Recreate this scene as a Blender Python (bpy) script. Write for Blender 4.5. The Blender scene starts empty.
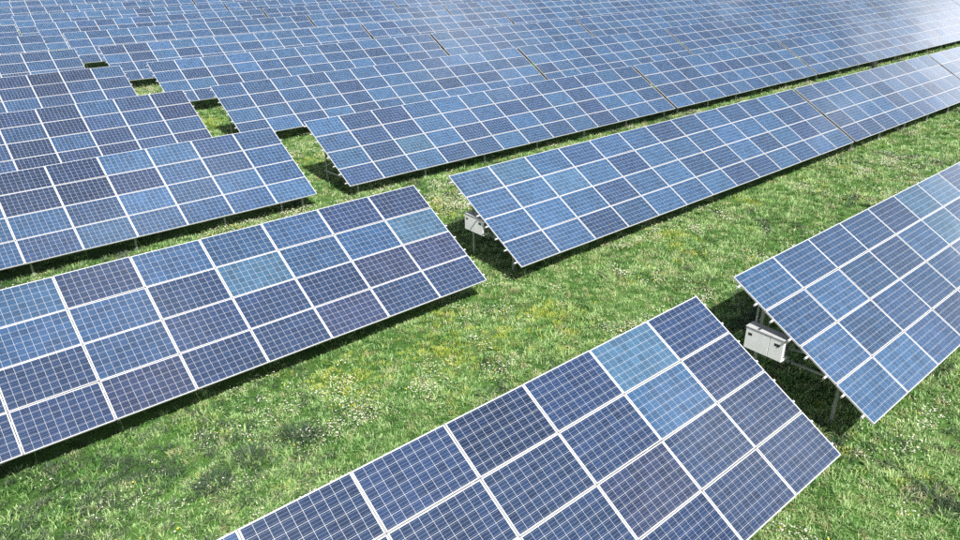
import bpy, bmesh, math, random
import numpy as np
from mathutils import Vector, Matrix, Euler

random.seed(7)
rng = np.random.default_rng(11)
scene = bpy.context.scene
col = scene.collection

# ------------------------------------------------------------------ camera
CAM = Vector((-11.949, -3.720, 9.583))
RIGHT = Vector((0.763905, -0.645312, -0.004623))
DOWN = Vector((-0.277022, -0.321445, -0.905501))
FWD = Vector((0.582845, 0.692998, -0.424319))
FPX = 709.49                                  # focal length in pixels of a 960 px wide frame
cd = bpy.data.cameras.new('camera')
cd.sensor_width = 36.0
cd.lens = FPX / 960.0 * 36.0
cd.clip_start = 0.1
cd.clip_end = 3000.0
cam = bpy.data.objects.new('camera', cd)
col.objects.link(cam)
m = Matrix.Identity(4)
for i in range(3):
    m[i][0] = RIGHT[i]; m[i][1] = -DOWN[i]; m[i][2] = -FWD[i]; m[i][3] = CAM[i]
cam.matrix_world = m
scene.camera = cam

# ------------------------------------------------------------------ sky, sun, exposure
SUN_TO = Vector((-0.24, -0.80, 1.0)).normalized()
elev = math.asin(SUN_TO.z)
azim = math.atan2(SUN_TO.x, SUN_TO.y)
w = bpy.data.worlds.new('World')
scene.world = w
w.use_nodes = True
nt = w.node_tree
nt.nodes.clear()
sky = nt.nodes.new('ShaderNodeTexSky')
sky.sky_type = 'NISHITA'
sky.sun_disc = False
sky.sun_elevation = elev
sky.sun_rotation = azim
sky.altitude = 100
sky.air_density = 1.0
sky.dust_density = 2.6
sky.ozone_density = 1.0
bg = nt.nodes.new('ShaderNodeBackground')
bg.inputs['Strength'].default_value = 0.050
wo = nt.nodes.new('ShaderNodeOutputWorld')
# fair-weather clouds: a bright bank all round the horizon and a few thin scraps higher up
CLOUD = 26.0
wtc = nt.nodes.new('ShaderNodeTexCoord')
wsep = nt.nodes.new('ShaderNodeSeparateXYZ')
nt.links.new(wtc.outputs['Generated'], wsep.inputs[0])


def wmath(op, a, b=None, c=None, clamp=False):
    x = nt.nodes.new('ShaderNodeMath'); x.operation = op; x.use_clamp = clamp
    for i, v in enumerate((a, b, c)):
        if v is None: continue
        if isinstance(v, (int, float)): x.inputs[i].default_value = v
        else: nt.links.new(v, x.inputs[i])
    return x.outputs[0]


def wnoise(scale, detail, zs, off=(0, 0, 0)):
    mp = nt.nodes.new('ShaderNodeMapping'); mp.inputs['Scale'].default_value = (1, 1, zs); mp.inputs['Location'].default_value = off
    nt.links.new(wtc.outputs['Generated'], mp.inputs[0])
    x = nt.nodes.new('ShaderNodeTexNoise'); x.inputs['Scale'].default_value = scale; x.inputs['Detail'].default_value = detail
    x.inputs['Roughness'].default_value = 0.55
    nt.links.new(mp.outputs[0], x.inputs['Vector'])
    return x.outputs['Fac']


edge = wmath('MULTIPLY_ADD', wnoise(5.0, 4.0, 1.0), 0.22, 0.245)        # sine of the bank's top, about 21 degrees
bank = wmath('MULTIPLY', wmath('SUBTRACT', edge, wsep.outputs[2]), 16.0, clamp=True)
broken = wmath('MULTIPLY', wmath('SUBTRACT', wnoise(1.5, 2.0, 0.3, (1.3, 0.7, 0.4)), 0.50), 9.0, clamp=True)      # the bank is broken into heaps
bank = wmath('MULTIPLY', bank, broken)
scraps = wmath('MULTIPLY', wmath('SUBTRACT', wnoise(2.6, 5.0, 2.2, (53.71, 31.57, 21.73)), 0.525), 4.5, clamp=True)
scraps = wmath('MULTIPLY', scraps, 0.95)
cmask = wmath('MAXIMUM', bank, scraps)
wmix = nt.nodes.new('ShaderNodeMix'); wmix.data_type = 'RGBA'
wmix.inputs[7].default_value = (CLOUD, CLOUD * 1.0, CLOUD * 1.02, 1)
nt.links.new(cmask, wmix.inputs[0])
nt.links.new(sky.outputs[0], wmix.inputs[6])
nt.links.new(wmix.outputs[2], bg.inputs[0])
nt.links.new(bg.outputs[0], wo.inputs[0])
sl = bpy.data.lights.new('sun', 'SUN')
sl.energy = 5.0
sl.angle = math.radians(0.53)
sl.color = (1.0, 0.955, 0.89)
so = bpy.data.objects.new('sun', sl)
so.rotation_euler = (-SUN_TO).to_track_quat('-Z', 'Y').to_euler()
so.location = (0, -30, 40)
col.objects.link(so)
scene.view_settings.view_transform = 'Standard'
scene.view_settings.look = 'None'
scene.view_settings.exposure = 0.78
scene.view_settings.gamma = 1.0
scene.cycles.max_bounces = 6
scene.cycles.use_denoising = False


# ------------------------------------------------------------------ node helpers
def new_mat(name):
    mt = bpy.data.materials.new(name)
    mt.use_nodes = True
    n = mt.node_tree
    b = n.nodes['Principled BSDF']
    return mt, n, b


def nd(n, typ, **kw):
    x = n.nodes.new(typ)
    for k, v in kw.items():
        setattr(x, k, v)
    return x


def setin(node, **kw):
    for k, v in kw.items():
        node.inputs[k.replace('_', ' ')].default_value = v


def math_node(n, op, a, b=None, c=None, clamp=False):
    x = nd(n, 'ShaderNodeMath', operation=op)
    x.use_clamp = clamp
    for i, v in enumerate((a, b, c)):
        if v is None:
            continue
        if isinstance(v, (int, float)):
            x.inputs[i].default_value = v
        else:
            n.links.new(v, x.inputs[i])
    return x.outputs[0]


def mix_col(n, fac, a, b, blend='MIX'):
    x = nd(n, 'ShaderNodeMix', data_type='RGBA', blend_type=blend)
    for sock, v in ((x.inputs[0], fac), (x.inputs[6], a), (x.inputs[7], b)):
        if isinstance(v, (int, float)):
            sock.default_value = v
        elif isinstance(v, tuple):
            sock.default_value = (*v, 1) if len(v) == 3 else v
        else:
            n.links.new(v, sock)
    return x.outputs[2]


def ramp(n, fac, stops):
    x = nd(n, 'ShaderNodeValToRGB')
    e = x.color_ramp.elements
    while len(e) < len(stops):
        e.new(0.5)
    for el, (p, c) in zip(e, stops):
        el.position = p
        el.color = (*c, 1) if isinstance(c, tuple) else (c, c, c, 1)
    n.links.new(fac, x.inputs[0])
    return x.outputs[0]


def noise(n, vec, scale, detail=4.0, rough=0.55):
    x = nd(n, 'ShaderNodeTexNoise')
    x.inputs['Scale'].default_value = scale
    x.inputs['Detail'].default_value = detail
    x.inputs['Roughness'].default_value = rough
    if vec is not None:
        n.links.new(vec, x.inputs['Vector'])
    return x.outputs['Fac']


# ------------------------------------------------------------------ materials
def cell_material():
    mt, n, b = new_mat('polycrystalline_cell')
    L = n.links.new
    uv = nd(n, 'ShaderNodeUVMap', uv_map='cell')
    sep = nd(n, 'ShaderNodeSeparateXYZ')
    L(uv.outputs[0], sep.inputs[0])
    info = nd(n, 'ShaderNodeObjectInfo')
    tc = nd(n, 'ShaderNodeTexCoord')
    off = nd(n, 'ShaderNodeVectorMath', operation='ADD')
    L(tc.outputs['Object'], off.inputs[0])
    sc = nd(n, 'ShaderNodeVectorMath', operation='SCALE')
    sc.inputs[0].default_value = (37.0, 19.0, 5.0)
    L(info.outputs['Random'], sc.inputs['Scale'])
    L(sc.outputs[0], off.inputs[1])
    # crystal grains
    vor = nd(n, 'ShaderNodeTexVoronoi', feature='F1')
    vor.inputs['Scale'].default_value = 55.0
    L(off.outputs[0], vor.inputs['Vector'])
    gs = nd(n, 'ShaderNodeSeparateColor')
    L(vor.outputs['Color'], gs.inputs[0])
    # cell to cell shade: hash of the integer cell number kept in the map's third channel
    rnd = nd(n, 'ShaderNodeAttribute', attribute_name='cell_shade')
    wn = nd(n, 'ShaderNodeTexWhiteNoise', noise_dimensions='2D')
    cmb = nd(n, 'ShaderNodeCombineXYZ')
    L(rnd.outputs['Fac'], cmb.inputs[0])
    L(info.outputs['Random'], cmb.inputs[1])
    L(cmb.outputs[0], wn.inputs['Vector'])
    big = noise(n, off.outputs[0], 2.2, 2.0)
    k = math_node(n, 'MULTIPLY_ADD', gs.outputs[0], 0.42, 0.60)
    k = math_node(n, 'ADD', k, math_node(n, 'MULTIPLY', wn.outputs['Value'], 0.34))
    k = math_node(n, 'ADD', k, math_node(n, 'MULTIPLY_ADD', big, 0.5, -0.25))
    base = nd(n, 'ShaderNodeVectorMath', operation='SCALE')
    L(info.outputs['Color'], base.inputs[0])
    L(k, base.inputs['Scale'])
    # three silver busbars along each cell
    fr = math_node(n, 'FRACT', math_node(n, 'MULTIPLY', sep.outputs[1], 3.0))
    dist = math_node(n, 'ABSOLUTE', math_node(n, 'SUBTRACT', fr, 0.5))
    bar = math_node(n, 'LESS_THAN', dist, 0.024)
    colr = mix_col(n, bar, base.outputs[0], (0.17, 0.24, 0.38))
    # dust film: settled along the lower rim of each panel and in faint vertical run marks
    so = nd(n, 'ShaderNodeSeparateXYZ')
    L(tc.outputs['Object'], so.inputs[0])
    low = math_node(n, 'SUBTRACT', 1.0, math_node(n, 'DIVIDE', so.outputs[1], 0.10), clamp=True)
    mp = nd(n, 'ShaderNodeMapping')
    mp.inputs['Scale'].default_value = (9.0, 0.7, 1.0)
    L(off.outputs[0], mp.inputs[0])
    run = noise(n, mp.outputs[0], 3.0, 4.0, 0.6)
    film = math_node(n, 'MULTIPLY_ADD', math_node(n, 'POWER', low, 2.0), 0.12, math_node(n, 'MULTIPLY_ADD', run, 0.08, -0.032), clamp=True)
    colr = mix_col(n, film, colr, (0.30, 0.31, 0.32))
    L(colr, b.inputs['Base Color'])
    b.inputs['Sheen Weight'].default_value = 0.07
    b.inputs['Sheen Roughness'].default_value = 0.35
    b.inputs['Roughness'].default_value = 0.42
    b.inputs['Specular IOR Level'].default_value = 0.3
    b.inputs['Coat Weight'].default_value = 1.0
    b.inputs['Coat Roughness'].default_value = 0.10
    b.inputs['Coat IOR'].default_value = 1.48
    # faint dust on the glass
    dust = noise(n, off.outputs[0], 7.0, 5.0, 0.7)
    L(math_node(n, 'MULTIPLY_ADD', dust, 0.10, 0.015), b.inputs['Coat Roughness'])
    return mt


def simple(name, c, rough=0.5, metal=0.0, coat=0.0, var=0.12, scale=6.0):
    mt, n, b = new_mat(name)
    tc = nd(n, 'ShaderNodeTexCoord')
    f = noise(n, tc.outputs['Object'], scale, 5.0, 0.65)
    lo = tuple(max(0, x * (1 - var)) for x in c)
    hi = tuple(min(1, x * (1 + var)) for x in c)
    cc = ramp(n, f, [(0.3, lo), (0.7, hi)])
    n.links.new(cc, b.inputs['Base Color'])
    n.links.new(math_node(n, 'MULTIPLY_ADD', f, 0.25, rough - 0.12), b.inputs['Roughness'])
    b.inputs['Metallic'].default_value = metal
    b.inputs['Coat Weight'].default_value = coat
    b.inputs['Coat Roughness'].default_value = 0.1
    return mt


M_CELL = cell_material()
M_FRAME = simple('anodised_aluminium', (0.55, 0.56, 0.58), 0.42, 0.35, 0, 0.06, 9)
M_BACK = simple('white_backsheet', (0.58, 0.60, 0.63), 0.5, 0, 1.0, 0.05, 4)
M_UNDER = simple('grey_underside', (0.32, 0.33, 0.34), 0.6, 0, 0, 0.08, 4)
M_STEEL = simple('galvanised_steel', (0.34, 0.35, 0.35), 0.55, 0.55, 0, 0.22, 14)
M_BOX = simple('inverter_paint', (0.74, 0.76, 0.76), 0.45, 0, 0, 0.05, 5)
M_BOXTOP = simple('inverter_grey_cover', (0.36, 0.37, 0.38), 0.5, 0, 0, 0.12, 8)
M_DARK = simple('dark_plastic', (0.03, 0.032, 0.035), 0.5, 0, 0, 0.2, 12)
M_CABLE_GAP = simple('black_cable_and_gap_shade', (0.010, 0.010, 0.010), 0.85, 0, 0, 0.2, 12)  # inverter cables, and the added strips that blacken the table joints


def leaf_mat(name, stops, trans=0.35, patch=True):
    mt = bpy.data.materials.new(name)
    mt.use_nodes = True
    n = mt.node_tree
    n.nodes.clear()
    L = n.links.new
    geo = nd(n, 'ShaderNodeNewGeometry')
    info = nd(n, 'ShaderNodeObjectInfo')
    f1 = noise(n, geo.outputs['Position'], 0.55, 3.0, 0.6)
    f2 = noise(n, geo.outputs['Position'], 9.0, 2.0, 0.6)
    f = math_node(n, 'MULTIPLY_ADD', info.outputs['Random'], 0.34, math_node(n, 'MULTIPLY', f1, 0.50))
    f = math_node(n, 'ADD', f, math_node(n, 'MULTIPLY_ADD', f2, 0.3, -0.18))
    f = math_node(n, 'ADD', f, math_node(n, 'MULTIPLY', geo.outputs['Random Per Island'], 0.32), clamp=True)
    c = ramp(n, f, stops)
    d = nd(n, 'ShaderNodeBsdfPrincipled')
    d.inputs['Roughness'].default_value = 0.38
    d.inputs['Specular IOR Level'].default_value = 0.5
    L(c, d.inputs['Base Color'])
    t = nd(n, 'ShaderNodeBsdfTranslucent')
    L(c, t.inputs['Color'])
    mx = nd(n, 'ShaderNodeMixShader')
    mx.inputs[0].default_value = trans
    L(d.outputs[0], mx.inputs[1])
    L(t.outputs[0], mx.inputs[2])
    o = nd(n, 'ShaderNodeOutputMaterial')
    L(mx.outputs[0], o.inputs[0])
    return mt


M_GRASS = leaf_mat('grass_blades', [(0.24, (0.018, 0.052, 0.016)), (0.40, (0.068, 0.190, 0.044)), (0.55, (0.175, 0.365, 0.092)), (0.74, (0.48, 0.63, 0.29))])
M_DRY = leaf_mat('straw_blades', [(0.1, (0.26, 0.27, 0.12)), (0.6, (0.44, 0.42, 0.22)), (0.95, (0.60, 0.56, 0.36))], 0.3)
M_YEL = leaf_mat('yellow_green_blades', [(0.1, (0.22, 0.32, 0.045)), (0.6, (0.42, 0.50, 0.09)), (0.95, (0.60, 0.62, 0.20))], 0.35)
M_TUSS = leaf_mat('dark_tussock_blades', [(0.15, (0.020, 0.045, 0.024)), (0.55, (0.060, 0.100, 0.055)), (0.92, (0.20, 0.24, 0.16))], 0.2)
M_WEED = leaf_mat('weed_leaves', [(0.1, (0.040, 0.110, 0.025)), (0.6, (0.100, 0.210, 0.045)), (0.95, (0.18, 0.29, 0.08))], 0.25)
M_PETAL = leaf_mat('daisy_petals', [(0.0, (0.70, 0.70, 0.66)), (1.0, (0.84, 0.84, 0.80))], 0.25)
M_BUD = simple('daisy_centre', (0.62, 0.42, 0.04), 0.7, 0, 0, 0.15, 30)
M_DAND = simple('dandelion_petals', (0.66, 0.50, 0.03), 0.7, 0, 0, 0.15, 30)


def ground_material():
    mt, n, b = new_mat('meadow_ground')
    L = n.links.new
    geo = nd(n, 'ShaderNodeNewGeometry')
    p = geo.outputs['Position']
    big = noise(n, p, 0.45, 4.0, 0.6)
    mid = noise(n, p, 3.5, 5.0, 0.65)
    fine = noise(n, p, 26.0, 4.0, 0.7)
    f = math_node(n, 'ADD', math_node(n, 'MULTIPLY', big, 0.5), math_node(n, 'MULTIPLY', fine, 0.5))
    c = ramp(n, f, [(0.32, (0.020, 0.045, 0.014)), (0.48, (0.050, 0.115, 0.026)), (0.60, (0.100, 0.200, 0.045)), (0.75, (0.20, 0.29, 0.085))])
    soil = ramp(n, mid, [(0.60, 0.0), (0.74, 1.0)])
    c2 = mix_col(n, math_node(n, 'MULTIPLY', soil, 0.55), c, (0.085, 0.075, 0.045))
    L(c2, b.inputs['Base Color'])
    b.inputs['Roughness'].default_value = 0.95
    b.inputs['Specular IOR Level'].default_value = 0.1
    bp = nd(n, 'ShaderNodeBump')
    bp.inputs['Strength'].default_value = 0.9
    bp.inputs['Distance'].default_value = 0.05
    L(fine, bp.inputs['Height'])
    L(bp.outputs[0], b.inputs['Normal'])
    return mt


M_GROUND = ground_material()


# ------------------------------------------------------------------ mesh helpers
class MB:
    def __init__(self):
        self.v, self.f, self.mi = [], [], []

    def quad(self, a, b, c, d, mi=0):
        k = len(self.v)
        self.v += [a, b, c, d]
        self.f.append((k, k + 1, k + 2, k + 3))
        self.mi.append(mi)

    def box(self, x0, x1, y0, y1, z0, z1, mi=0):
        k = len(self.v)
        self.v += [(x0, y0, z0), (x1, y0, z0), (x1, y1, z0), (x0, y1, z0), (x0, y0, z1), (x1, y0, z1), (x1, y1, z1), (x0, y1, z1)]
        for q in ((0, 3, 2, 1), (4, 5, 6, 7), (0, 1, 5, 4), (1, 2, 6, 5), (2, 3, 7, 6), (3, 0, 4, 7)):
            self.f.append(tuple(k + i for i in q))
            self.mi.append(mi)

    def mesh(self, name, mats):
        me = bpy.data.meshes.new(name)
        me.from_pydata([tuple(p) for p in self.v], [], self.f)
        for mt in mats:
            me.materials.append(mt)
        me.polygons.foreach_set('material_index', self.mi)
        me.update()
        return me


def obj(name, me, parent=None, loc=(0, 0, 0), rot=(0, 0, 0)):
    o = bpy.data.objects.new(name, me)
    col.objects.link(o)
    o.parent = parent
    o.location = loc
    o.rotation_euler = rot
    return o


def tag(o, label=None, category=None, group=None, kind=None):
    if label: o['label'] = label
    if category: o['category'] = category
    if group: o['group'] = group
    if kind: o['kind'] = kind
    return o


def bevel_mesh(me, width, seg=2):
    bm = bmesh.new()
    bm.from_mesh(me)
    bmesh.ops.remove_doubles(bm, verts=bm.verts, dist=1e-5)
    bmesh.ops.bevel(bm, geom=list(bm.edges), offset=width, segments=seg, affect='EDGES', profile=0.5)
    bm.to_mesh(me)
    bm.free()
    return me


def channel_mesh(name, length, w_, d_, t, mat, axis='Z'):
    """open C profile running from 0 to length along the axis"""
    b = MB()
    prof = [(-w_/2, -d_/2), (w_/2, -d_/2), (w_/2, -d_/2 + t), (-w_/2 + t, -d_/2 + t), (-w_/2 + t, d_/2 - t), (w_/2, d_/2 - t), (w_/2, d_/2), (-w_/2, d_/2)]

    def P(a, c, l):
        return (a, c, l) if axis == 'Z' else ((l, a, c) if axis == 'X' else (a, l, c))
    n = len(prof)
    for i in range(n):
        a, c = prof[i], prof[(i + 1) % n]
        b.quad(P(*a, 0), P(*c, 0), P(*c, length), P(*a, length))
    for l in (0, length):
        for q in ((0, 1, 2, 3), (0, 3, 4, 7), (4, 5, 6, 7)):
            b.quad(*[P(*prof[i], l) for i in q])
    bm_me = b.mesh(name, [mat])
    bm = bmesh.new(); bm.from_mesh(bm_me)
    bmesh.ops.remove_doubles(bm, verts=bm.verts, dist=1e-6)
    bmesh.ops.recalc_face_normals(bm, faces=bm.faces)
    bm.to_mesh(bm_me); bm.free()
    return bm_me


# ------------------------------------------------------------------ the setting: ground
def lattice_noise(x, y, scale, seed):
    """smooth value noise, 0..1"""
    r = np.random.default_rng(seed).random((64, 64))
    u, v = x / scale + 100.3, y / scale + 57.7
    i, j = np.floor(u).astype(int), np.floor(v).astype(int)
    a, b = u - i, v - j
    a, b = a * a * (3 - 2 * a), b * b * (3 - 2 * b)
    g = lambda p, q: r[p % 64, q % 64]
    return (g(i, j) * (1 - a) + g(i + 1, j) * a) * (1 - b) + (g(i, j + 1) * (1 - a) + g(i + 1, j + 1) * a) * b


def ground_z(x, y):
    return 0.05 * (lattice_noise(x, y, 2.3, 1) - 0.5) + 0.03 * (lattice_noise(x, y, 0.8, 2) - 0.5)


gb = MB()
xs_ = np.concatenate([[-900, -300, -80], np.arange(-24, 66, 0.5), [120, 300, 900]])
ys_ = np.concatenate([[-900, -300, -60], np.arange(-14, 72, 0.5), [120, 300, 900]])
X, Y = np.meshgrid(xs_, ys_)
Z = ground_z(X, Y)
Z[(X < -24) | (X > 65.6) | (Y < -14) | (Y > 71.6)] = -0.02
gv = np.stack([X.ravel(), Y.ravel(), Z.ravel()], 1)
nx = len(xs_)
gf = [(j * nx + i, j * nx + i + 1, (j + 1) * nx + i + 1, (j + 1) * nx + i) for j in range(len(ys_) - 1) for i in range(nx - 1)]
gme = bpy.data.meshes.new('meadow_ground')
gme.from_pydata(gv.tolist(), [], gf)
gme.materials.append(M_GROUND)
gme.polygons.foreach_set('use_smooth', [True] * len(gme.polygons))
tag(obj('ground', gme), 'grassy meadow ground between and under the rows of solar tables', 'ground', kind='structure')

# ------------------------------------------------------------------ solar panels: shared meshes
PW, PH = 1.662, 1.0            # pitch along the row, pitch up the slope
W, H = 1.649, 0.989            # one panel
T = 0.040
LIP = 0.012
CPX, CPY = 0.1606, 0.1592      # cell pitch
CSX, CSY = 0.1568, 0.1554      # cell side
NX, NY = 10, 6


def frame_part(b):
    # four aluminium bars, mitre-free: long bars full length, short bars between; glass sits 3 mm under the lip
    for y0 in (0, H - LIP):
        b.box(0, W, y0, y0 + LIP, -T, 0, 0)
    for x0 in (0, W - LIP):
        b.box(x0, x0 + LIP, LIP, H - LIP, -T, -0.0004, 0)


def back_part(b, mi):
    b.quad((LIP, LIP, -0.004), (W - LIP, LIP, -0.004), (W - LIP, H - LIP, -0.004), (LIP, H - LIP, -0.004), mi)
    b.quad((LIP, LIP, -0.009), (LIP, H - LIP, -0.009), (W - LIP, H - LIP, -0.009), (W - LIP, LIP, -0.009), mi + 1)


def cells_part(b, mi, cells):
    ox = (W - NX * CPX) / 2 + (CPX - CSX) / 2
    oy = (H - NY * CPY) / 2 + (CPY - CSY) / 2
    idx = []
    for (i, j) in cells:
        x, y = ox + i * CPX, oy + j * CPY
        idx.append(len(b.f))
        b.quad((x, y, -0.0028), (x + CSX, y, -0.0028), (x + CSX, y + CSY, -0.0028), (x, y + CSY, -0.0028), mi)
    return idx


ALL = [(i, j) for i in range(NX) for j in range(NY)]


def finish_cells(me, mi):
    uv = me.uv_layers.new(name='cell')
    at = me.attributes.new('cell_shade', 'FLOAT', 'FACE')
    q = [(0, 0), (1, 0), (1, 1), (0, 1)]
    k = 0
    for p in me.polygons:
        if p.material_index == mi:
            for a, li in enumerate(p.loop_indices):
                uv.data[li].uv = q[a]
            at.data[p.index].value = k * 1.37 + 0.5
            k += 1


b = MB(); frame_part(b)
ME_FRAME = b.mesh('panel_frame', [M_FRAME])
b = MB(); back_part(b, 0); cells_part(b, 2, ALL)
ME_LAYER = b.mesh('panel_cell_layer', [M_BACK, M_UNDER, M_CELL]); finish_cells(ME_LAYER, 2)
b = MB(); frame_part(b); back_part(b, 1); cells_part(b, 3, ALL)
ME_WHOLE = b.mesh('solar_panel', [M_FRAME, M_BACK, M_UNDER, M_CELL]); finish_cells(ME_WHOLE, 3)
b = MB(); back_part(b, 0)
ME_BACK = b.mesh('panel_backsheet', [M_BACK, M_UNDER])
ME_CELL = []
for c in ALL:
    b = MB(); cells_part(b, 0, [c])
    me = b.mesh('panel_cell', [M_CELL]); finish_cells(me, 0)
    me.attributes['cell_shade'].data[0].value = len(ME_CELL) * 1.37 + 0.5
    ME_CELL.append(me)

PAL = dict(navy=(0.008, 0.021, 0.058), indigo=(0.012, 0.029, 0.076), violet=(0.018, 0.029, 0.073),
           blue=(0.017, 0.050, 0.115), azure=(0.024, 0.069, 0.147), pale=(0.034, 0.088, 0.158), dusk=(0.016, 0.042, 0.100))
MIX = {  # share of batches on different tables
    'A': dict(indigo=9, violet=2, navy=1, dusk=1), 'B': dict(indigo=5, violet=1.5, dusk=3, blue=4),
    'C': dict(azure=6, blue=5, dusk=.7), 'D': dict(azure=5, blue=6, dusk=1.2),
    'E': dict(azure=6, blue=5, dusk=2.5), 'F': dict(azure=5, blue=6, dusk=2),
    'L': dict(navy=3, indigo=5, dusk=4, blue=2.5), 'T': dict(dusk=3, blue=6, azure=2), 'R': dict(blue=5, azure=6, dusk=1)}
SPECIAL = {('A', 1, 3): 'pale', ('A', 1, 2): 'azure', ('A', 0, 3): 'indigo', ('A', 0, 2): 'indigo', ('A', 2, 3): 'indigo', ('A', 2, 2): 'indigo',
           ('B', 0, 2): 'pale', ('B', 3, 2): 'pale', ('B', 5, 2): 'blue', ('B', 0, 1): 'violet', ('B', 1, 1): 'violet', ('B', 0, 0): 'indigo',
           ('B', 0, 3): 'indigo', ('B', 1, 3): 'indigo', ('B', 1, 2): 'blue', ('B', 2, 1): 'indigo', ('B', 3, 1): 'indigo', ('B', 4, 1): 'indigo', ('B', 3, 0): 'indigo',
           ('B', 2, 2): 'blue', ('B', 4, 3): 'blue', ('B', 6, 3): 'azure', ('B', 6, 2): 'blue',
           ('D', 1, 2): 'azure', ('D', 0, 2): 'blue', ('D', 0, 3): 'azure', ('D', 1, 0): 'azure', ('D', 3, 2): 'dusk', ('D', 3, 3): 'blue', ('D', 4, 3): 'dusk', ('D', 5, 3): 'pale', ('D', 6, 3): 'pale', ('D', 5, 2): 'pale', ('D', 2, 1): 'blue',
           ('F', 3, 2): 'indigo', ('F', 4, 2): 'navy', ('F', 5, 2): 'navy', ('F', 3, 3): 'azure', ('F', 4, 3): 'navy', ('F', 2, 3): 'azure', ('F', 5, 3): 'navy',
           ('C', 1, 3): 'pale', ('C', 0, 1): 'azure', ('C', 2, 2): 'pale', ('E', 1, 1): 'dusk', ('E', 2, 2): 'dusk', ('E', 2, 1): 'pale'}


def panel_colour(key, style, c, r):
    k = SPECIAL.get((key, c, r))
    if k is None:
        d = MIX[style]
        k = random.choices(list(d), list(d.values()))[0]
    j = 1 + random.uniform(-0.14, 0.14)
    c = PAL[k]
    return (c[0] * j * random.uniform(.94, 1.06), c[1] * j, c[2] * j * random.uniform(.96, 1.04), 1)


# ------------------------------------------------------------------ supports
GAP = 0.242
TILT = 0.52111
ct, st = math.cos(TILT), math.sin(TILT)
_cache = {}


def cached(key, fn):
    if key not in _cache:
        _cache[key] = fn()
    return _cache[key]


def bar_between(name, p, q, w_, d_, parent, mat=None):
    """a channel bar from p to q in the table's own space"""
    p, q = Vector(p), Vector(q)
    L = (q - p).length
    me = cached(('bar', round(L, 3), w_, d_), lambda: channel_mesh('steel_bar', L, w_, d_, 0.006, M_STEEL))
    o = obj(name, me, parent, p)
    dv = (q - p).normalized()
    o.rotation_euler = Matrix((Vector((1, 0, 0)), dv.cross(Vector((1, 0, 0))), dv)).transposed().to_euler() if abs(dv.x) < 0.5 else dv.to_track_quat('Z', 'Y').to_euler()
    return o


def make_table(key, x0, y0, z0, ncol, side, style, near, label, cell_panels=(), aisle_end=True, gap_after=False):
    """x0 = end next to the aisle, side +1 runs to +x, -1 to -x; columns counted from that end"""
    length = ncol * PW - (PW - W)
    xl = x0 if side > 0 else x0 - length
    root = bpy.data.objects.new('solar_table', None)
    col.objects.link(root)
    root.location = (xl, y0, 0)
    root.empty_display_size = 0.5
    tag(root, label, 'solar array', 'tables of solar panels standing in rows on the meadow')
    jt = random.uniform(-0.003, 0.003)
    for c in range(ncol):
        lx = c * PW if side > 0 else length - W - c * PW
        for r in range(4):
            s = r * PH + 0.009
            loc = (lx, s * ct, z0 + s * st)
            rot = (TILT + jt + random.gauss(0, 0.0035), random.gauss(0, 0.0030), 0)
            colr = panel_colour(key, style, c, r)
            if (c, r) in cell_panels:
                p = obj('solar_panel', ME_FRAME, root, loc, rot)
                obj('backsheet', ME_BACK, p)
                for me in ME_CELL:
                    o = obj('cell', me, p); o.color = colr
            elif near:
                p = obj('solar_panel', ME_FRAME, root, loc, rot)
                o = obj('cell_layer', ME_LAYER, p); o.color = colr
            else:
                p = obj('solar_panel', ME_WHOLE, root, loc, rot)
                p.color = colr
    # purlins: two under each course, ends stand out past the panels
    outer, inner = (0.10, -0.01) if aisle_end else (-0.01, -0.01)
    me = cached(('purlin', ncol, outer), lambda: channel_mesh('aluminium_purlin', length + outer + inner, 0.042, 0.040, 0.005, M_FRAME, 'X'))
    for r in range(4):
        for q in (0.24, 0.76):
            s = r * PH + q
            n = -T - 0.0215
            obj('purlin', me, root, (-(outer if side > 0 else inner), s * ct - n * st, z0 + s * st + n * ct), (TILT, 0, 0))
    # steel frames every two columns
    r_near = key in 'ABCD'
    nfr = max(2, int(round((length - 1.1) / 3.35)) + 1)
    for k in range(nfr):
        fx = 0.52 + (length - 1.04) * k / (nfr - 1)
        under = lambda d, extra: z0 + d * math.tan(TILT) - extra
        yr, yf = 2.92, (1.0 if r_near else 0.42)
        # rafter, below the purlins
        n = -T - 0.044 - 0.052
        a = (fx, 0.22 * ct - n * st, z0 + 0.22 * st + n * ct)
        e = (fx, 3.80 * ct - n * st, z0 + 3.80 * st + n * ct)
        bar_between('rafter', a, e, 0.06, 0.10, root)
        zr, zf = under(yr, 0.20), under(yf, 0.20)
        bar_between('rear_post', (fx + 0.065, yr, -0.08), (fx + 0.065, yr, zr), 0.06, 0.08, root)
        bar_between('front_post', (fx + 0.065, yf, -0.08), (fx + 0.065, yf, zf), 0.055, 0.06, root)
        if near:
            bar_between('strut', (fx - 0.06, yf, zf - 0.06), (fx - 0.06, yr, zf - 0.14), 0.045, 0.05, root)
            bar_between('brace', (fx - 0.012 - 0.045, yr - 0.02, zf + 0.02), (fx - 0.012 - 0.045, 1.55, under(1.55, 0.20)), 0.04, 0.045, root)
    if gap_after:       # black strips added up the slope so the joint reads as deep shade
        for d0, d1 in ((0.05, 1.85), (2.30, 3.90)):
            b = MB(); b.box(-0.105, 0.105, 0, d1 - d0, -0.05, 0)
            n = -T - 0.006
            obj('gap_shade_strip', b.mesh('gap_shade_strip', [M_CABLE_GAP]), root, (length + GAP / 2, d0 * ct - n * st, z0 + d0 * st + n * ct), (TILT, 0, 0))
    if key == 'F':      # one spare prop near the aisle end
        bar_between('front_post', (length - 1.33, 0.42, -0.08), (length - 1.33, 0.42, z0 + 0.42 * math.tan(TILT) - 0.11), 0.05, 0.055, root)
    return root


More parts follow.
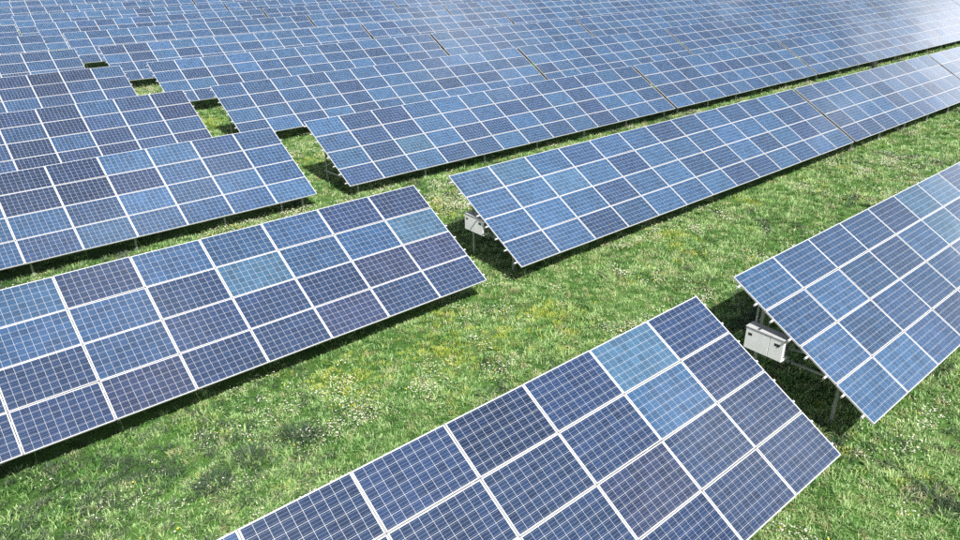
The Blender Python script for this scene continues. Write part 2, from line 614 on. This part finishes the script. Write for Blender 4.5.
# row front edges (metres north of the first), lower-edge height, aisle ends
ROWS = [(0.0, 0.790, 0.0, 1.403), (10.095, 0.715, -0.062, 1.297), (20.401, 0.586, 0.100, 1.570), (30.498, 0.648, 0.049, 1.468),
        (40.511, 0.704, -0.177, 1.381), (50.463, 0.684, -0.409, 1.128), (60.399, 0.773, -0.576, 0.991)]
while len(ROWS) < 17:
    p = ROWS[-1]
    ROWS.append((p[0] + 9.95, 0.74, p[2] - 0.17, p[3] - 0.17))
ORD = ['first', 'second', 'third', 'fourth', 'fifth', 'sixth', 'seventh', 'eighth', 'ninth', 'tenth', 'eleventh', 'twelfth', 'thirteenth', 'fourteenth', 'fifteenth', 'sixteenth', 'seventeenth']


def in_view(p, mg=1.06):
    d = Vector(p) - CAM
    z = d.dot(FWD)
    if z < 0.5:
        return False
    return abs(FPX * d.dot(RIGHT) / z) < 480 * mg and abs(FPX * d.dot(DOWN) / z) < 270 * mg


def table_seen(x0, y0, z0, n, side):
    for k in range(n * 4 + 1):
        for d in (0, 1, 2, 3, 4):
            if in_view((x0 + side * k * PW / 4, y0 + d * ct, z0 + d * st)):
                return True
    return False


KEYS = {(0, -1, 0): 'A', (0, 1, 0): 'D', (1, -1, 0): 'B', (1, 1, 0): 'C', (2, -1, 0): 'F', (2, 1, 0): 'E'}
LABELS = {'A': 'large foreground solar table cut by the bottom edge, with one pale blue panel',
          'D': 'solar table at the right edge with a white inverter box under its left end',
          'B': 'solar table at left with purplish lower panels, ending in mid-picture above the grass strip',
          'C': 'long blue solar table in mid-picture with a white inverter box under its left end',
          'F': 'solar table left of the aisle directly behind the one with purplish panels',
          'E': 'solar table right of the aisle with bare posts and braces showing at its left end'}
made = []
for r, (y0, z0, xl, xr) in enumerate(ROWS):
    # to the left of the aisle
    if table_seen(xl, y0, z0, 13, -1):
        key = KEYS.get((r, -1, 0), 'row%d_left' % r)
        n = 10 if r < 3 else 8
        lab = LABELS.get(key, f'dark blue solar table left of the aisle in the {ORD[r]} row from the front')
        cellp = ((4, 3), (5, 3), (4, 2), (3, 2), (3, 1)) if key == 'A' else ()
        make_table(key, xl, y0, z0, n, -1, key if key in MIX else ('L' if r < 5 else 'T'), r < 3, lab, cellp)
    x = xr
    for s, n in enumerate((13, 10, 23, 13, 10, 23)):
        if table_seen(x, y0, z0, n, 1):
            key = KEYS.get((r, 1, s), 'row%d_right%d' % (r, s))
            lab = LABELS.get(key, f'blue solar table, {ORD[r]} row from the front, {ORD[s]} to the right of the aisle')
            style = key if key in MIX else {0: 'D', 1: 'C', 2: 'E'}.get(r, 'R')
            nn = n
            while nn > 4 and not table_seen(x + (nn - 3) * PW, y0, z0, 3, 1):
                nn -= 1
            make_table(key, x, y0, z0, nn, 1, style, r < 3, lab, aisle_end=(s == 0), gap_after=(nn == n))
        x += n * PW - (PW - W) + GAP


# ------------------------------------------------------------------ inverters hung under the aisle ends of two tables
def inverter(x, y0, z0, where):
    root = bpy.data.objects.new('inverter_box', None)
    col.objects.link(root)
    root.location = (x, y0, z0)
    tag(root, f'white inverter box with dark slots under {where}', 'inverter', 'white inverter boxes under the table ends')
    Wd, Hh, Dp = 0.90, 0.52, 0.26
    b = MB(); b.box(0.012, Dp, 0, Wd, 0, Hh)
    obj('housing', bevel_mesh(b.mesh('inverter_housing', [M_BOX]), 0.012, 2), root)
    # front covers, wide and narrow, with a joint between; the face looks to -x, so +y is its left in the picture
    for nm, a, e in (('wide_cover', 0.335, Wd - 0.006), ('narrow_cover', 0.006, 0.325)):
        b = MB(); b.box(-0.010, 0.014, a, e, 0.008, Hh - 0.008)
        obj(nm, bevel_mesh(b.mesh('inverter_' + nm, [M_BOX]), 0.006, 2), root)
    for (a, e, zc) in ((0.74, 0.83, 0.375), (0.09, 0.215, 0.375)):
        b = MB(); b.box(-0.013, 0.0, a, e, zc - 0.032, zc + 0.032)
        obj('slot', bevel_mesh(b.mesh('inverter_slot', [M_DARK]), 0.003, 1), root)
    b = MB(); b.box(-0.022, Dp + 0.02, -0.012, Wd + 0.012, Hh + 0.001, Hh + 0.030)
    obj('rain_cover', bevel_mesh(b.mesh('inverter_rain_cover', [M_BOXTOP]), 0.006, 2), root)
    b = MB()
    for k in range(7):
        b.box(0.05, Dp - 0.03, -0.012, -0.001, 0.10 + k * 0.05, 0.125 + k * 0.05)
    obj('vent_louvre', b.mesh('inverter_vent', [M_DARK]), root)
    for yy in (0.06, Wd - 0.06):
        zt = 0.60 if yy < 0.3 else 0.98
        b = MB(); b.box(Dp + 0.001, Dp + 0.035, yy - 0.02, yy + 0.02, -0.16, zt)
        obj('hanger_bar', b.mesh('inverter_hanger', [M_STEEL]), root)
    # cables looping out of the underside
    for k in range(4):
        pts = [Vector((0.10, 0.10 + k * 0.05, 0.01)), Vector((0.12, 0.07 + k * 0.045, -0.13)), Vector((0.15, 0.03 + k * 0.035, -0.19 - 0.02 * k)),
               Vector((0.20, -0.05, -0.15)), Vector((0.24, -0.10, -0.05 + 0.015 * k))]
        b = MB()
        for i, p in enumerate(pts):
            d = (pts[min(i + 1, 4)] - pts[max(i - 1, 0)]).normalized()
            a = d.orthogonal().normalized(); c = d.cross(a)
            b.v += [tuple(p + 0.009 * (a * math.cos(t * 1.0472) + c * math.sin(t * 1.0472))) for t in range(6)]
            if i:
                for t in range(6):
                    b.f.append(((i - 1) * 6 + t, (i - 1) * 6 + (t + 1) % 6, i * 6 + (t + 1) % 6, i * 6 + t)); b.mi.append(0)
        obj('cable', b.mesh('inverter_cable', [M_CABLE_GAP]), root)


inverter(1.385, 2.06, 1.235, 'the front-row table at the right')
inverter(1.36, 11.94, 1.11, 'the long mid-picture table in the second row')

# a short dark connection post in front of the third row, and a spare prop under the left table of that row
cp = bpy.data.objects.new('connection_post', None); col.objects.link(cp)
cp.location = (48.3, 20.0, 0)
tag(cp, 'short dark connection post in the grass strip behind the long second-row table', 'post')
b = MB(); b.box(-0.05, 0.05, -0.05, 0.05, -0.1, 0.40)
obj('stake', b.mesh('connection_stake', [M_DARK]), cp)
b = MB(); b.box(-0.14, 0.14, -0.10, 0.10, 0.30, 0.66)
obj('housing', bevel_mesh(b.mesh('connection_housing', [M_DARK]), 0.02, 2), cp)


# ------------------------------------------------------------------ grass: clump shapes and scatter
def blade(b, x, y, ang, lean, h, wd, mi=0, z=-0.01):
    dx, dy = math.cos(ang), math.sin(ang)
    sx, sy = -dy * wd / 2, dx * wd / 2
    m1 = (x + dx * lean * 0.35 * h, y + dy * lean * 0.35 * h, z + h * 0.6)
    tp = (x + dx * lean * h, y + dy * lean * h, z + h * (1.0 - 0.25 * lean))
    k = len(b.v)
    b.v += [(x - sx, y - sy, z), (x + sx, y + sy, z), (m1[0] + sx * .8, m1[1] + sy * .8, m1[2]), (m1[0] - sx * .8, m1[1] - sy * .8, m1[2]), tp]
    b.f += [(k, k + 1, k + 2, k + 3), (k + 3, k + 2, k + 4)]
    b.mi += [mi, mi]


def clump(name, n, rad, h0, h1, wd, mat, lean=(0.2, 1.1), seed=0):
    rs = random.Random(seed)
    b = MB()
    for _ in range(n):
        a, rr = rs.uniform(0, 6.283), rad * math.sqrt(rs.random())
        blade(b, rr * math.cos(a), rr * math.sin(a), a + rs.gauss(0, 1.0), rs.uniform(*lean), rs.uniform(h0, h1), wd * rs.uniform(.7, 1.3))
    return b.mesh(name, [mat])


def rosette(name, n, rad, wd, mat, seed):
    """low broad-leaved weed"""
    rs = random.Random(seed)
    b = MB()
    for k in range(n):
        a = k * 2.4 + rs.uniform(-.3, .3)
        l = rad * rs.uniform(.6, 1.1)
        dx, dy = math.cos(a), math.sin(a)
        w2 = wd * rs.uniform(.7, 1.2) / 2
        up = rs.uniform(.15, .55) * l
        c0, c1, c2 = (0, 0, 0.0), (dx * l * .55, dy * l * .55, up), (dx * l, dy * l, up * .75)
        b.quad(c0, (c1[0] - dy * w2, c1[1] + dx * w2, c1[2] + .005), c2, (c1[0] + dy * w2, c1[1] - dx * w2, c1[2] + .005))
    return b.mesh(name, [mat])


def flower(name, petals, rad, h, pm, cm, seed, nheads=1, spread=0.0):
    rs = random.Random(seed)
    b = MB()
    for _ in range(nheads):
        cx, cy = rs.gauss(0, spread), rs.gauss(0, spread)
        hh = h * rs.uniform(.75, 1.2)
        rd = rad * rs.uniform(.8, 1.15)
        tx, ty = rs.gauss(0, .25), rs.gauss(0, .25)
        blade(b, cx, cy, rs.uniform(0, 6), 0.05, hh * 1.05, 0.004, 2)
        for k in range(petals):
            a, a2 = 6.283 * k / petals, 6.283 * (k + .82) / petals
            P = lambda ang, q: (cx + q * math.cos(ang), cy + q * math.sin(ang), hh + q * (tx * math.cos(ang) + ty * math.sin(ang)))
            b.quad(P(a, rd * .25), P(a, rd), P(a2, rd), P(a2, rd * .25), 0)
        k0 = len(b.v)
        for k in range(6):
            b.v.append((cx + rd * .33 * math.cos(k * 1.047), cy + rd * .33 * math.sin(k * 1.047), hh + .002))
        b.v.append((cx, cy, hh + .006))
        for k in range(6):
            b.f.append((k0 + k, k0 + (k + 1) % 6, k0 + 6)); b.mi.append(1)
    return b.mesh(name, [pm, cm, M_WEED])


def scatter(name, sources, pts, rots, scls, idxs, label, category):
    me = bpy.data.meshes.new(name + '_points')
    me.from_pydata([tuple(p) for p in pts], [], [])
    a = me.attributes.new('rot', 'FLOAT_VECTOR', 'POINT'); a.data.foreach_set('vector', np.asarray(rots, dtype=np.float32).ravel())
    a = me.attributes.new('scl', 'FLOAT', 'POINT'); a.data.foreach_set('value', np.asarray(scls, dtype=np.float32))
    a = me.attributes.new('idx', 'INT', 'POINT'); a.data.foreach_set('value', np.asarray(idxs, dtype=np.int32))
    o = obj(name, me)
    tag(o, label, category, kind='stuff')
    g = bpy.data.node_groups.new(name + '_scatter', 'GeometryNodeTree')
    g.interface.new_socket('Geometry', in_out='INPUT', socket_type='NodeSocketGeometry')
    g.interface.new_socket('Geometry', in_out='OUTPUT', socket_type='NodeSocketGeometry')
    gi, go = g.nodes.new('NodeGroupInput'), g.nodes.new('NodeGroupOutput')
    join = g.nodes.new('GeometryNodeJoinGeometry')
    for me_ in reversed(sources):
        src = bpy.data.objects.new(me_.name + '_source', me_)
        oi = g.nodes.new('GeometryNodeObjectInfo')
        oi.inputs['Object'].default_value = src
        oi.inputs['As Instance'].default_value = True
        g.links.new(oi.outputs['Geometry'], join.inputs[0])
    iop = g.nodes.new('GeometryNodeInstanceOnPoints')
    iop.inputs['Pick Instance'].default_value = True

    def attr(nm, typ):
        x = g.nodes.new('GeometryNodeInputNamedAttribute')
        x.data_type = typ
        x.inputs['Name'].default_value = nm
        return x.outputs['Attribute']
    g.links.new(gi.outputs[0], iop.inputs['Points'])
    g.links.new(join.outputs[0], iop.inputs['Instance'])
    g.links.new(attr('idx', 'INT'), iop.inputs['Instance Index'])
    g.links.new(attr('rot', 'FLOAT_VECTOR'), iop.inputs['Rotation'])
    g.links.new(attr('scl', 'FLOAT'), iop.inputs['Scale'])
    g.links.new(iop.outputs[0], go.inputs[0])
    md = o.modifiers.new('scatter', 'NODES')
    md.node_group = g
    return o


def field(density_near, d0, power, dmin, seed):
    """random ground points, thinner with distance from the camera; only where the meadow can be seen"""
    r = np.random.default_rng(seed)
    out = []
    for (x0, x1, y0, y1) in ((-20, 70, -8, 31), (-4, 12, 31, 62)):
        n = int((x1 - x0) * (y1 - y0) * density_near)
        p = np.stack([r.uniform(x0, x1, n), r.uniform(y0, y1, n)], 1)
        d = np.hypot(p[:, 0] - CAM.x, p[:, 1] - CAM.y)
        keep = r.random(n) < np.clip((d0 / np.maximum(d, d0)) ** power, dmin, 1)
        p = p[keep]
        q = np.stack([p[:, 0], p[:, 1], np.zeros(len(p))], 1) - np.array(CAM)
        z = q @ np.array(FWD)
        u, v = FPX * (q @ np.array(RIGHT)) / z, FPX * (q @ np.array(DOWN)) / z
        ok = (z > 1) & (np.abs(u) < 560) & (np.abs(v) < 350)
        out.append(p[ok])
    p = np.concatenate(out)
    # sparse sward in the permanent shade under the tables
    under = np.zeros(len(p), bool)
    for (y0, z0, xl, xr) in ROWS:
        under |= (p[:, 1] > y0 + 0.55) & (p[:, 1] < y0 + 3.2) & ((p[:, 0] < xl - 1.5) | (p[:, 0] > xr + 2.5))
    return p[~under | (r.random(len(p)) < 0.12)]


def build_grass():
    src = [clump('short_grass_clump', 26, 0.11, 0.06, 0.13, 0.015, M_GRASS, seed=1),
           clump('mixed_grass_clump', 24, 0.12, 0.07, 0.16, 0.013, M_GRASS, (0.4, 1.4), seed=2),
           clump('dense_grass_clump', 30, 0.10, 0.05, 0.10, 0.015, M_GRASS, seed=3),
           clump('tall_grass_clump', 18, 0.08, 0.12, 0.22, 0.012, M_GRASS, (0.3, 1.2), seed=4),
           clump('straw_clump', 16, 0.12, 0.06, 0.14, 0.012, M_DRY, (0.5, 1.6), seed=5),
           clump('yellow_grass_clump', 24, 0.11, 0.05, 0.12, 0.015, M_YEL, seed=6),
           rosette('broadleaf_weed', 9, 0.11, 0.055, M_WEED, 7),
           rosette('clover_patch', 16, 0.08, 0.035, M_WEED, 8),
           clump('dark_grass_clump', 28, 0.10, 0.07, 0.16, 0.014, M_TUSS, seed=9)]
    p = field(88, 12.0, 1.15, 0.10, 21)
    n = len(p)
    r = np.random.default_rng(5)
    x, y = p[:, 0], p[:, 1]
    d = np.hypot(x - CAM.x, y - CAM.y)
    nz = lattice_noise(x, y, 1.6, 31) * .6 + lattice_noise(x, y, 0.6, 32) * .4
    dark = lattice_noise(x, y, 2.1, 33) * .55 + lattice_noise(x, y, 0.5, 34) * .45
    idx = r.choice(4, n, p=[.34, .30, .26, .10])
    u = r.random(n)
    idx = np.where(u < 0.07 + 0.10 * np.clip((x + 6) / 4, 0, 1), 4, idx)
    idx = np.where((u > 0.80) & (u < 0.86), 6, idx)
    idx = np.where((u > 0.88) & (u < 0.96), 7, idx)
    # yellow patches in the open strip, dull green at random and more to the left
    yel = np.zeros(n)
    for (cx, cy, rad) in ((-1.6, 10.2, .55), (-1.3, 8.2, .6), (-5.2, 9.4, .8), (3.3, 17.3, 1.2), (-2.6, 8.6, .9), (0.8, 8.6, .8), (2.0, 27.5, 1.6), (2.0, 37.5, 1.5), (8.3, 9.6, .6), (13.5, 9.9, .5)):
        yel = np.maximum(yel, np.exp(-((x - cx) ** 2 + (y - cy) ** 2) / rad ** 2))
    u = r.random(n)
    idx = np.where(u < 0.7 * yel + np.clip(nz - .66, 0, 1) * 0.8, 5, idx)
    u = r.random(n)
    idx = np.where((u < (np.clip(dark - .62, 0, 1) * 3.0 + 0.28 * np.clip((-4.5 - x) / 4, 0, 1))) & (yel < .3), 8, idx)
    scl = r.uniform(0.62, 1.08, n) * (0.75 + 0.55 * nz) * np.clip((d / 14) ** 0.35, 1, 1.8)
    pts = np.stack([x, y, ground_z(x, y)], 1)
    rots = np.stack([r.normal(0, .08, n), r.normal(0, .08, n), r.uniform(0, 6.283, n)], 1)
    scatter('grass', src, pts, rots, scl, idx, 'uneven green and yellowish meadow grass between the rows of tables', 'grass')

    # daisies in drifts
    fsrc = [flower('daisy', 7, 0.012, 0.10, M_PETAL, M_BUD, 1), flower('daisy_pair', 7, 0.011, 0.11, M_PETAL, M_BUD, 2, 2, .05),
            flower('daisy_bunch', 6, 0.011, 0.10, M_PETAL, M_BUD, 3, 8, .09), flower('dandelion', 9, 0.018, 0.09, M_DAND, M_DAND, 4)]
    p = field(120, 13.0, 0.8, 0.16, 77)
    x, y = p[:, 0], p[:, 1]
    f = lattice_noise(x, y, 2.4, 41) * .5 + lattice_noise(x, y, 0.75, 42) * .5
    pr = np.clip((f - 0.50) * 3.2, 0, 1) ** 1.2
    pr *= np.clip((x + 9.5) / 5.0, 0.12, 1)
    pr *= np.where((y > 15.5) & (y < 20.6), 2.6, 1.0)
    for (y0, z0, xl, xr) in ROWS:   # none in the shade of a table
        pr = np.where((y > y0 + .6) & (y < y0 + 5.8) & ((x < xl) | (x > xr + 0.6)), pr * 0.02, pr)
    k = r.random(len(p)) < pr
    x, y = x[k], y[k]
    n = len(x)
    d = np.hypot(x - CAM.x, y - CAM.y)
    scatter('daisies', fsrc, np.stack([x, y, ground_z(x, y)], 1), np.stack([r.normal(0, .1, n), r.normal(0, .1, n), r.uniform(0, 6.28, n)], 1),
            r.uniform(.8, 1.4, n) * np.clip((d / 14) ** .3, 1, 1.5), r.choice(4, n, p=[.30, .30, .34, .06]),
            'drifts of small white daisies scattered through the meadow grass', 'flowers')
    print('GRASS', len(p), n)


build_grass()

# tussocks of dark coarse grass that stand out in the front strip
for k, (x, y, sc, where) in enumerate(((-7.12, 7.95, 1.15, 'farthest right and densest of three in the front strip'),
                                       (-8.20, 8.00, 1.0, 'middle one of three in the front strip'),
                                       (-9.05, 7.72, 1.0, 'farthest left of three in the front strip'))):
    me = clump('dark_tussock', 190, 0.26, 0.16, 0.36, 0.012, M_TUSS, (0.5, 1.5), seed=90 + k)
    o = obj('grass_tussock', me, None, (x, y, float(ground_z(np.array([x]), np.array([y]))[0])), (0, 0, k * 1.3))
    o.scale = (sc, sc, sc)
    tag(o, f'dark tussock of coarse grass, {where}', 'tussock', 'dark grass tussocks in the front strip')
print('OBJECTS', len(bpy.data.objects))
